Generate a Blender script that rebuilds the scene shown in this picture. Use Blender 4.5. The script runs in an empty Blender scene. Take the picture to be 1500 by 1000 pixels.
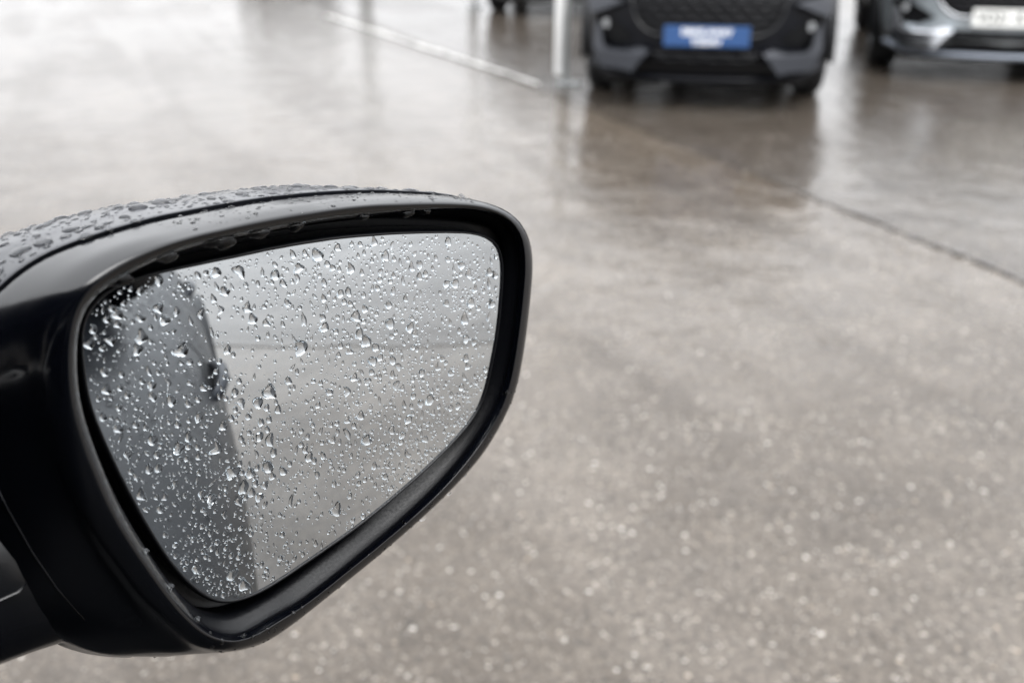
import bpy, bmesh, math, random
import numpy as np
from mathutils import Vector, Matrix
from mathutils.geometry import delaunay_2d_cdt

# ------------------------------------------------------------------ camera
scn = bpy.context.scene
COL = scn.collection
rad = math.radians

cam_d = bpy.data.cameras.new('camera')
cam = bpy.data.objects.new('camera', cam_d)
COL.objects.link(cam)
cam.location = (0, 0, 1.18)
cam.rotation_euler = (rad(90 - 23.3), 0, 0)
cam_d.sensor_width = 36.0
cam_d.lens = 36.0
cam_d.clip_start = 0.01
cam_d.clip_end = 3000
cam_d.dof.use_dof = True
cam_d.dof.focus_distance = 0.405
cam_d.dof.aperture_fstop = 8.2
scn.camera = cam

# ------------------------------------------------------------------ sky, sun, exposure
SUN_EL, SUN_AZ = rad(58), rad(150)
world = bpy.data.worlds.new('World')
scn.world = world
world.use_nodes = True
wn, wl = world.node_tree.nodes, world.node_tree.links
bg = wn['Background']
sky = wn.new('ShaderNodeTexSky')
sky.sky_type = 'NISHITA'
sky.sun_disc = False
sky.sun_elevation = SUN_EL
sky.sun_rotation = SUN_AZ
sky.air_density = 1.0
sky.dust_density = 2.0
grey = wn.new('ShaderNodeHueSaturation')          # an even overcast: the cloud takes the blue out
grey.inputs['Saturation'].default_value = 0.06
cloud = wn.new('ShaderNodeMix'); cloud.data_type = 'RGBA'
cloud.inputs[0].default_value = 0.8
cloud.inputs[7].default_value = (8.6, 8.75, 9.0, 1)
wl.new(sky.outputs[0], grey.inputs['Color'])
wl.new(grey.outputs[0], cloud.inputs[6])
# an overcast sky is brightest overhead and falls off evenly towards the horizon
wt = wn.new('ShaderNodeTexCoord'); ws = wn.new('ShaderNodeSeparateXYZ'); wr = wn.new('ShaderNodeMapRange'); wm_ = wn.new('ShaderNodeVectorMath')
wm_.operation = 'SCALE'
wl.new(wt.outputs['Generated'], ws.inputs[0]); wl.new(ws.outputs['Z'], wr.inputs['Value'])
wr.inputs['From Min'].default_value = 0.0; wr.inputs['From Max'].default_value = 1.0
wr.inputs['To Min'].default_value = 0.46; wr.inputs['To Max'].default_value = 1.36
wl.new(cloud.outputs[2], wm_.inputs[0]); wl.new(wr.outputs[0], wm_.inputs['Scale'])
wl.new(wm_.outputs[0], bg.inputs[0])
bg.inputs[1].default_value = 0.10

sun_d = bpy.data.lights.new('sun', 'SUN')
sun_d.energy = 0.6
sun_d.angle = rad(40)
sun_d.color = (1.0, 0.985, 0.96)
sun = bpy.data.objects.new('sun', sun_d)
COL.objects.link(sun)
sun.location = (0, 0, 20)
sun.rotation_euler = (rad(90) - SUN_EL, 0, -SUN_AZ + rad(180))

scn.view_settings.view_transform = 'Standard'
scn.view_settings.look = 'None'
scn.view_settings.gamma = 1.0
scn.view_settings.use_curve_mapping = False
scn.view_settings.exposure = 1.82
scn.render.engine = 'CYCLES'
cy = scn.cycles
cy.max_bounces = 14
cy.transmission_bounces = 12
cy.glossy_bounces = 8
cy.diffuse_bounces = 3
cy.transparent_max_bounces = 8
cy.blur_glossy = 0.1
cy.sample_clamp_indirect = 6.0
cy.use_denoising = True

rng = np.random.default_rng(7)
random.seed(7)

# ------------------------------------------------------------------ helpers
def link(o, parent=None):
    COL.objects.link(o)
    if parent is not None:
        o.parent = parent
    return o

def tag(o, label=None, cat=None, group=None, kind=None):
    for k, v in (('label', label), ('category', cat), ('group', group), ('kind', kind)):
        if v:
            o[k] = v
    return o

def empty(name, loc=(0, 0, 0), rz=0.0, mat=None):
    o = bpy.data.objects.new(name, None)
    o.empty_display_size = 0.1
    COL.objects.link(o)
    if mat is not None:
        o.matrix_world = mat
    else:
        o.location = loc
        o.rotation_euler = (0, 0, rz)
    return o

def mesh_obj(name, verts, faces, mat, parent=None, smooth=True):
    me = bpy.data.meshes.new(name)
    me.from_pydata([tuple(v) for v in verts], [], [tuple(f) for f in faces])
    me.update()
    if smooth:
        me.polygons.foreach_set('use_smooth', [True] * len(me.polygons))
    if mat:
        me.materials.append(mat)
    return link(bpy.data.objects.new(name, me), parent)

def bm_obj(name, bm, mat, parent=None, smooth=False):
    bmesh.ops.recalc_face_normals(bm, faces=bm.faces)
    me = bpy.data.meshes.new(name)
    bm.to_mesh(me); bm.free()
    if smooth:
        me.polygons.foreach_set('use_smooth', [True] * len(me.polygons))
    me.materials.append(mat)
    return link(bpy.data.objects.new(name, me), parent)

def bevel_box(bm, size, loc=(0, 0, 0), bev=0.01, rot=None, seg=2):
    r = bmesh.ops.create_cube(bm, size=1.0)
    vs = r['verts']
    M = Matrix.Translation(loc) @ (rot.to_4x4() if rot else Matrix.Identity(4)) @ Matrix.Diagonal((*size, 1))
    bmesh.ops.transform(bm, matrix=M, verts=vs)
    if bev > 0:
        es = list({e for v in vs for e in v.link_edges})
        bmesh.ops.bevel(bm, geom=es, offset=bev, segments=seg, affect='EDGES', profile=0.6)

def lathe(prof, n=32, axis='x', closed=False):
    """prof: list of (along, radius)."""
    V, F = [], []
    for a, r in prof:
        for k in range(n):
            t = 2 * math.pi * k / n
            V.append((a, r * math.cos(t), r * math.sin(t)) if axis == 'x' else (r * math.cos(t), r * math.sin(t), a))
    m = len(prof)
    for i in range(m if closed else m - 1):
        for k in range(n):
            j = (i + 1) % m
            F.append((i * n + k, i * n + (k + 1) % n, j * n + (k + 1) % n, j * n + k))
    return V, F

def tube(pts, r, n=6, caps=True):
    pts = [Vector(p) for p in pts]
    V, F = [], []
    up = Vector((0, 0, 1))
    for i, p in enumerate(pts):
        d = (pts[min(i + 1, len(pts) - 1)] - pts[max(i - 1, 0)]).normalized()
        a = d.cross(up)
        if a.length < 1e-3:
            a = d.cross(Vector((1, 0, 0)))
        a.normalize(); b = a.cross(d)
        rr = r[i] if isinstance(r, (list, tuple)) else r
        for k in range(n):
            t = 2 * math.pi * k / n
            V.append(p + a * (rr * math.cos(t)) + b * (rr * math.sin(t)))
    for i in range(len(pts) - 1):
        for k in range(n):
            F.append((i * n + k, i * n + (k + 1) % n, (i + 1) * n + (k + 1) % n, (i + 1) * n + k))
    if caps:
        F.append(tuple(reversed(range(n))))
        F.append(tuple(range((len(pts) - 1) * n, len(pts) * n)))
    return V, F

# ------------------------------------------------------------------ materials
def new_mat(name):
    m = bpy.data.materials.new(name)
    m.use_nodes = True
    nt = m.node_tree
    return m, nt.nodes, nt.links, nt.nodes['Principled BSDF']

def simple(name, col, rough=0.5, metal=0.0, coat=0.0, ior=1.5, noise=None):
    m, n, l, b = new_mat(name)
    b.inputs['Base Color'].default_value = (*col, 1)
    b.inputs['Roughness'].default_value = rough
    b.inputs['Metallic'].default_value = metal
    b.inputs['Coat Weight'].default_value = coat
    b.inputs['Coat Roughness'].default_value = 0.03
    b.inputs['IOR'].default_value = ior
    if noise:
        sc, bump, rvar = noise
        tc = n.new('ShaderNodeTexCoord')
        nz = n.new('ShaderNodeTexNoise'); nz.inputs['Scale'].default_value = sc; nz.inputs['Detail'].default_value = 5
        l.new(tc.outputs['Object'], nz.inputs['Vector'])
        if bump:
            bp = n.new('ShaderNodeBump'); bp.inputs['Strength'].default_value = bump; bp.inputs['Distance'].default_value = 0.0006
            l.new(nz.outputs['Fac'], bp.inputs['Height']); l.new(bp.outputs[0], b.inputs['Normal'])
        if rvar:
            mr = n.new('ShaderNodeMapRange')
            mr.inputs['From Min'].default_value = 0.3; mr.inputs['From Max'].default_value = 0.7
            mr.inputs['To Min'].default_value = max(0.0, rough - rvar); mr.inputs['To Max'].default_value = rough + rvar
            l.new(nz.outputs['Fac'], mr.inputs['Value']); l.new(mr.outputs[0], b.inputs['Roughness'])
    return m

M = {}
M['gloss_black'] = simple('gloss_black_plastic', (0.0015, 0.0019, 0.0034), 0.15, ior=1.55, noise=(70, 0.16, 0.07))
M['satin_black'] = simple('satin_black_plastic', (0.0015, 0.0018, 0.003), 0.38, ior=1.4, noise=(900, 0.10, 0.08))
M['matt_black'] = simple('matt_black_plastic', (0.0016, 0.0017, 0.0022), 0.6, ior=1.25)
M['rubber'] = simple('rubber', (0.004, 0.004, 0.005), 0.75, noise=(90, 0.3, 0.1))
M['cap'] = simple('mirror_cap_paint', (0.02, 0.022, 0.028), 0.3, metal=0.2, coat=0.35)
M['paint_black'] = simple('paint_black', (0.0026, 0.003, 0.0052), 0.3, ior=1.28)
M['paint_steel'] = simple('paint_steel_grey', (0.40, 0.44, 0.465), 0.38, metal=0.6, coat=1.0)
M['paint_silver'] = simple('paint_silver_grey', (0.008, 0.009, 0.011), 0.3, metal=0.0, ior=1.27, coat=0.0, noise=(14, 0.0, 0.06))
M['paint_dark'] = simple('paint_dark_grey', (0.006, 0.0065, 0.008), 0.3, coat=0.8)
M['chrome'] = simple('satin_chrome', (0.5, 0.51, 0.53), 0.22, metal=1.0)
M['dull_trim'] = simple('dull_silver_trim', (0.024, 0.026, 0.032), 0.38, metal=0.5)
M['skid'] = simple('silver_skid_paint', (0.24, 0.265, 0.31), 0.35, metal=0.4)
M['grille'] = simple('grille_lacquer', (0.006, 0.0065, 0.009), 0.25, metal=0.2)
M['alloy'] = simple('dark_alloy', (0.10, 0.105, 0.11), 0.35, metal=0.8)
M['lens'] = simple('lamp_lens', (0.35, 0.36, 0.37), 0.08, metal=0.3, coat=1.0)
M['window'] = simple('tinted_window', (0.012, 0.014, 0.015), 0.04, coat=0.5)
M['plate_white'] = simple('plate_white', (0.78, 0.78, 0.75), 0.35)
M['plate_blue'] = simple('plate_blue', (0.028, 0.075, 0.20), 0.35)
M['ink_white'] = simple('ink_white', (0.85, 0.85, 0.85), 0.4)
M['ink_black'] = simple('ink_black', (0.01, 0.01, 0.01), 0.4)
M['galv'] = simple('galvanised_steel', (0.30, 0.31, 0.31), 0.45, metal=0.5, noise=(30, 0.1, 0.1))
M['white_plastic'] = simple('white_plastic', (0.93, 0.935, 0.93), 0.3)

def glass_water():
    m, n, l, b = new_mat('rain_water')
    n.remove(b)
    g = n.new('ShaderNodeBsdfGlass'); g.inputs['IOR'].default_value = 1.333; g.inputs['Roughness'].default_value = 0.0
    g.inputs['Color'].default_value = (1, 1, 1, 1)
    l.new(g.outputs[0], n['Material Output'].inputs['Surface'])
    return m
M['water'] = glass_water()

def mirror_mat():
    m, n, l, b = new_mat('mirror_silver')
    b.inputs['Base Color'].default_value = (0.715, 0.75, 0.775, 1)
    b.inputs['Metallic'].default_value = 1.0
    b.inputs['Roughness'].default_value = 0.012
    return m
M['mirror'] = mirror_mat()

def asphalt(name, dark, pale, stone_scale, film, rough_dry, seedv, bump=0.25, undul=0.3):
    """wet tarmac: mottled binder and stones under an uneven film of water."""
    m, n, l, b = new_mat(name)
    tc = n.new('ShaderNodeTexCoord')
    mp = n.new('ShaderNodeMapping'); mp.inputs['Location'].default_value = (seedv, seedv * .7, 0)
    l.new(tc.outputs['Object'], mp.inputs['Vector'])
    def noise(sc, det=6, rough=.55, dist=0.0):
        t = n.new('ShaderNodeTexNoise'); t.inputs['Scale'].default_value = sc
        t.inputs['Detail'].default_value = det; t.inputs['Roughness'].default_value = rough
        t.inputs['Distortion'].default_value = dist
        l.new(mp.outputs[0], t.inputs['Vector']); return t.outputs['Fac']
    def ramp(src, a, c, ca=(0, 0, 0, 1), cc=(1, 1, 1, 1)):
        r = n.new('ShaderNodeValToRGB'); r.color_ramp.elements[0].position = a; r.color_ramp.elements[1].position = c
        r.color_ramp.elements[0].color = ca; r.color_ramp.elements[1].color = cc
        l.new(src, r.inputs[0]); return r.outputs[0]
    def mix(fac, a, c, mode='MIX'):
        x = n.new('ShaderNodeMix'); x.data_type = 'RGBA'; x.blend_type = mode
        for i, s in ((0, fac), (6, a), (7, c)):
            if hasattr(s, 'links') or hasattr(s, 'is_output'):
                l.new(s, x.inputs[i])
            elif i == 0:
                x.inputs[i].default_value = s
            else:
                x.inputs[i].default_value = s
        return x.outputs[2]
    big = noise(0.55, 4, .6, .4)
    med = noise(3.1, 6, .65, .3)
    vor = n.new('ShaderNodeTexVoronoi'); vor.inputs['Scale'].default_value = stone_scale
    vor.inputs['Randomness'].default_value = 1.0
    l.new(mp.outputs[0], vor.inputs['Vector'])
    sep = n.new('ShaderNodeSeparateColor'); l.new(vor.outputs['Color'], sep.inputs[0])
    stone = ramp(sep.outputs[0], 0.25, 1.0, (*dark, 1), (*pale, 1))
    tint = ramp(med, 0.32, 0.68, (0.74, 0.72, 0.70, 1), (1.18, 1.17, 1.15, 1))
    col = mix(1.0, stone, tint, 'MULTIPLY')
    col = mix(1.0, col, ramp(big, .3, .7, (.82, .80, .78, 1), (1.12, 1.12, 1.12, 1)), 'MULTIPLY')
    l.new(col, b.inputs['Base Color'])
    # water film: 1 = standing water
    add = n.new('ShaderNodeMath'); add.operation = 'MULTIPLY_ADD'
    l.new(big, add.inputs[0]); add.inputs[1].default_value = 0.65
    m2 = n.new('ShaderNodeMath'); m2.operation = 'MULTIPLY'; l.new(med, m2.inputs[0]); m2.inputs[1].default_value = 0.35
    l.new(m2.outputs[0], add.inputs[2])
    m3 = n.new('ShaderNodeMapping'); m3.inputs['Rotation'].default_value = (0, 0, rad(66.5)); m3.inputs['Scale'].default_value = (.22, 2.1, 1)
    m4 = n.new('ShaderNodeTexNoise'); m4.inputs['Scale'].default_value = 1.0; m4.inputs['Detail'].default_value = 4; m4.inputs['Roughness'].default_value = .55; m4.inputs['Distortion'].default_value = .5
    rot = n.new('ShaderNodeVectorRotate'); rot.rotation_type = 'Z_AXIS'; rot.inputs['Angle'].default_value = rad(66.5)
    l.new(mp.outputs[0], rot.inputs['Vector']); m3.inputs['Rotation'].default_value = (0, 0, 0)
    l.new(rot.outputs[0], m3.inputs['Vector']); l.new(m3.outputs[0], m4.inputs['Vector'])
    mm = n.new('ShaderNodeMath'); mm.operation = 'MULTIPLY'; mm.inputs[1].default_value = .55; l.new(add.outputs[0], mm.inputs[0])
    m5 = n.new('ShaderNodeMath'); m5.operation = 'MULTIPLY_ADD'; m5.inputs[1].default_value = .45
    l.new(m4.outputs['Fac'], m5.inputs[0]); l.new(mm.outputs[0], m5.inputs[2])
    track = ramp(m4.outputs['Fac'], .35, .65, (.87, .865, .86, 1), (1.11, 1.105, 1.10, 1))
    wet = ramp(m5.outputs[0], film[0], film[1])
    l.new(mix(1.0, col, track, 'MULTIPLY'), b.inputs['Base Color'])
    rr = n.new('ShaderNodeMapRange'); rr.inputs['To Min'].default_value = rough_dry; rr.inputs['To Max'].default_value = film[2]
    l.new(wet, rr.inputs['Value']); l.new(rr.outputs[0], b.inputs['Roughness'])
    b.inputs['IOR'].default_value = 1.45
    sl = n.new('ShaderNodeMapRange'); sl.inputs['To Min'].default_value = 0.40; sl.inputs['To Max'].default_value = 0.62
    l.new(wet, sl.inputs['Value']); l.new(sl.outputs[0], b.inputs['Specular IOR Level'])      # drained stone shines less than standing water
    # relief of the stones, drowned where water stands
    hgt = n.new('ShaderNodeMath'); hgt.operation = 'SUBTRACT'; hgt.inputs[0].default_value = 1.0
    l.new(vor.outputs['Distance'], hgt.inputs[1])
    fine = noise(stone_scale * 2.2, 3, .6)
    ha = n.new('ShaderNodeMath'); ha.operation = 'MULTIPLY_ADD'; ha.inputs[1].default_value = 0.6
    l.new(fine, ha.inputs[0]); l.new(hgt.outputs[0], ha.inputs[2])
    inv = n.new('ShaderNodeMapRange'); inv.inputs['To Min'].default_value = bump; inv.inputs['To Max'].default_value = bump * .12
    l.new(wet, inv.inputs['Value'])
    bp = n.new('ShaderNodeBump'); bp.inputs['Distance'].default_value = 0.004
    l.new(inv.outputs[0], bp.inputs['Strength']); l.new(ha.outputs[0], bp.inputs['Height'])
    # uneven laying: shallow hollows a hand or two across
    und = noise(5.5, 4, .6, .6)
    bq = n.new('ShaderNodeBump'); bq.inputs['Distance'].default_value = 0.02; bq.inputs['Strength'].default_value = undul
    l.new(und, bq.inputs['Height']); l.new(bp.outputs[0], bq.inputs['Normal'])
    l.new(bq.outputs[0], b.inputs['Normal'])
    return m
M['lane'] = asphalt('wet_tarmac_lane', (0.064, 0.0535, 0.0435), (0.126, 0.1085, 0.090), 150, (0.44, 0.55, 0.035), 0.17, 3.0, 0.07, 0.6)
M['bay'] = asphalt('wet_tarmac_bay', (0.052, 0.044, 0.037), (0.100, 0.088, 0.076), 150, (0.42, 0.60, 0.06), 0.21, 11.0, 0.07, 0.6)

def chips_mat():
    m, n, l, b = new_mat('wet_stone_chips')
    g = n.new('ShaderNodeNewGeometry')
    r = n.new('ShaderNodeValToRGB')
    e = r.color_ramp.elements
    e[0].position = 0.0; e[0].color = (0.042, 0.037, 0.032, 1)
    e[1].position = 1.0; e[1].color = (0.48, 0.455, 0.42, 1)
    for p, c in ((0.40, (0.080, 0.068, 0.056, 1)), (0.70, (0.14, 0.122, 0.102, 1)), (0.86, (0.225, 0.20, 0.172, 1)), (0.94, (0.30, 0.272, 0.24, 1)), (0.955, (0.26, 0.205, 0.15, 1)), (0.965, (0.33, 0.305, 0.27, 1))):
        x = e.new(p); x.color = c
    l.new(g.outputs['Random Per Island'], r.inputs[0]); l.new(r.outputs[0], b.inputs['Base Color'])
    b.inputs['Roughness'].default_value = 0.13
    b.inputs['IOR'].default_value = 1.45
    return m
M['chips'] = chips_mat()

def worn_paint():
    m, n, l, b = new_mat('worn_white_road_paint')
    tc = n.new('ShaderNodeTexCoord')
    t = n.new('ShaderNodeTexNoise'); t.inputs['Scale'].default_value = 6; t.inputs['Detail'].default_value = 8; t.inputs['Roughness'].default_value = .7
    l.new(tc.outputs['Object'], t.inputs['Vector'])
    r = n.new('ShaderNodeValToRGB'); r.color_ramp.elements[0].position = .40; r.color_ramp.elements[1].position = .66
    r.color_ramp.elements[0].color = (.22, .21, .2, 1); r.color_ramp.elements[1].color = (.8, .79, .75, 1)
    l.new(t.outputs['Fac'], r.inputs[0]); l.new(r.outputs[0], b.inputs['Base Color'])
    b.inputs['Roughness'].default_value = .3
    return m
M['road_paint'] = worn_paint()
M['tar'] = simple('bitumen_joint', (0.045, 0.041, 0.037), 0.3, noise=(40, .3, .1))

# ================================================================== ground
def line_pt(t):           # the joint between the lane and the bays (and its painted part)
    a, b = Vector((1.258, 4.406, 0)), Vector((1.727, 3.252, 0))
    return a + (b - a) * t
LD = (line_pt(1) - line_pt(0)).normalized()
LN = Vector((-LD.y, LD.x, 0))        # towards the bays (right / up)
if LN.x < 0:
    LN = -LN

g = mesh_obj('ground', [(-600, -600, 0), (600, -600, 0), (600, 600, 0), (-600, 600, 0)], [(0, 1, 2, 3)], M['lane'], smooth=False)
tag(g, kind='structure')
P0, P1 = line_pt(0) - LD * 46, line_pt(1) + LD * 40
b = mesh_obj('parking_bays', [P0 + Vector((0, 0, .004)), P1 + Vector((0, 0, .004)), P1 + LN * 40 + Vector((0, 0, .004)), P0 + LN * 40 + Vector((0, 0, .004))],
             [(0, 1, 2, 3)], M['bay'], smooth=False)
tag(b, kind='structure')
# bitumen joint along the edge of the bays: a slightly wandering strip
V, F = [], []
n = 150
for i in range(n + 1):
    p = line_pt(0) + LD * (-1.3 + 4.5 * i / n)
    tt = (p - line_pt(0)).dot(LD)          # metres along the edge
    w = (.010 + .005 * math.sin(i * 1.7) + random.uniform(-.007, .007)) * min(1, max(.0, (tt + .4) / 1.2)) * min(1, max(0, (3.2 - tt) / 1.0))
    o = .008 * math.sin(i * .35) + random.uniform(-.003, .003)
    for s in (-1, 1):
        q = p + LN * (o + s * w)
        V.append((q.x, q.y, .008))
for i in range(n):
    F.append((2 * i, 2 * i + 1, 2 * i + 3, 2 * i + 2))
o = mesh_obj('tarmac_joint', V, F, M['tar'], smooth=False)
tag(o, kind='structure')
# painted line on the far half of that edge
V, F = [], []
A, B = Vector((-1.615, 10.958, 0)), Vector((0.140, 7.351, 0))
A, B = A - (B - A) * .25, B + (B - A) * .04
n = 70
for i in range(n + 1):
    p = A + (B - A) * (i / n)
    w0 = .016 + random.uniform(-.016, .012); w1 = .046 + random.uniform(-.016, .012)
    if i > n - 5:
        w0 *= .6 + .1 * (n - i); w1 *= .5 + .1 * (n - i)
    for q in (p - LN * (w0 + .03), p + LN * (w1 - .03)):
        V.append((q.x, q.y, .012))
for i in range(n):
    F.append((2 * i, 2 * i + 1, 2 * i + 3, 2 * i + 2))
o = mesh_obj('white_painted_line', V, F, M['road_paint'], smooth=False)
tag(o, kind='structure')

# stones of the surface standing proud of the water: one mass of chips
def chip_field(count, ymin, ymax, smin, smax, spread=1.08):
    u = rng.random(count)
    y = np.sqrt(ymin ** 2 + u * (ymax ** 2 - ymin ** 2))
    half = .60 * y * spread + .2
    x = (rng.random(count) * 2 - 1) * half
    s = smin + (smax - smin) * rng.random(count) ** 2.2
    return x, y, s
xs, ys, ss = [], [], []
for args in ((30000, 1.0, 2.3, .0026, .0068), (28000, 2.2, 3.9, .003, .0072), (8000, 3.8, 5.6, .0035, .0075)):
    x, y, s = chip_field(*args)
    xs.append(x); ys.append(y); ss.append(s)
x, y, s = map(np.concatenate, (xs, ys, ss))
# clumps and bald patches
keep = (np.sin(x * 2.3 + 1.1 * np.sin(y * 1.7)) + np.sin(y * 2.9 + 1.3 * np.sin(x * 2.1 + 2)) + rng.normal(0, 1.1, len(x))) > -1.5
x, y, s = x[keep], y[keep], s[keep]
N = len(x)
ring = 6
base = []
for lv, (rr, hh) in enumerate(((1.0, 0.0), (.72, .75))):
    for k in range(ring):
        a = 2 * math.pi * (k + .5 * lv) / ring
        base.append((rr * math.cos(a), rr * math.sin(a), hh))
base.append((0, 0, 1.0))
base = np.array(base)
nb = len(base)
bf = []
for k in range(ring):
    k2 = (k + 1) % ring
    bf += [(k, k2, ring + k), (k2, ring + k2, ring + k)]
    bf.append((ring + k, ring + k2, 2 * ring))
bf = np.array(bf)
ang = rng.random(N) * 2 * math.pi
asp = .65 + .35 * rng.random(N)
hgt = s * (.20 + .26 * rng.random(N))
jit = 1 + .22 * rng.normal(size=(N, nb, 3)).clip(-1.5, 1.5)
pts = base[None] * jit
px_ = pts[..., 0] * s[:, None]
py_ = pts[..., 1] * (s * asp)[:, None]
ca, sa = np.cos(ang)[:, None], np.sin(ang)[:, None]
VX = x[:, None] + px_ * ca - py_ * sa
VY = y[:, None] + px_ * sa + py_ * ca
VZ = pts[..., 2] * hgt[:, None] - .0006
bay_side = ((VX - line_pt(0).x) * LN.x + (VY - line_pt(0).y) * LN.y) > 0
VZ = VZ + np.where(bay_side, .004, 0)
verts = np.stack([VX, VY, VZ], -1).reshape(-1, 3)
faces = (bf[None] + (np.arange(N) * nb)[:, None, None]).reshape(-1, 3)
me = bpy.data.meshes.new('stone_chips')
me.vertices.add(len(verts)); me.vertices.foreach_set('co', verts.astype(np.float32).ravel())
me.loops.add(faces.size); me.loops.foreach_set('vertex_index', faces.astype(np.int32).ravel())
me.polygons.add(len(faces))
me.polygons.foreach_set('loop_start', np.arange(0, faces.size, 3, dtype=np.int32))
me.polygons.foreach_set('loop_total', np.full(len(faces), 3, dtype=np.int32))
me.update(calc_edges=True)
me.polygons.foreach_set('use_smooth', [True] * len(me.polygons))
me.materials.append(M['chips'])
o = link(bpy.data.objects.new('stone_chips', me))
tag(o, 'small wet stone chips bedded all over the tarmac surface', 'stone chips', kind='stuff')

# ================================================================== wing mirror
MG = Vector((-0.0832, 0.34790991, 1.00185765))
AX = Vector((0.72702238, 0.68661376, 0.0))
AY = Vector((-0.03633966, 0.03847832, 0.99859844))
AN = Vector((0.68565143, -0.72600342, 0.05292591))
MM = Matrix(((AX.x, AY.x, AN.x, MG.x), (AX.y, AY.y, AN.y, MG.y), (AX.z, AY.z, AN.z, MG.z), (0, 0, 0, 1)))
R_GLASS = 1300.0
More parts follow.
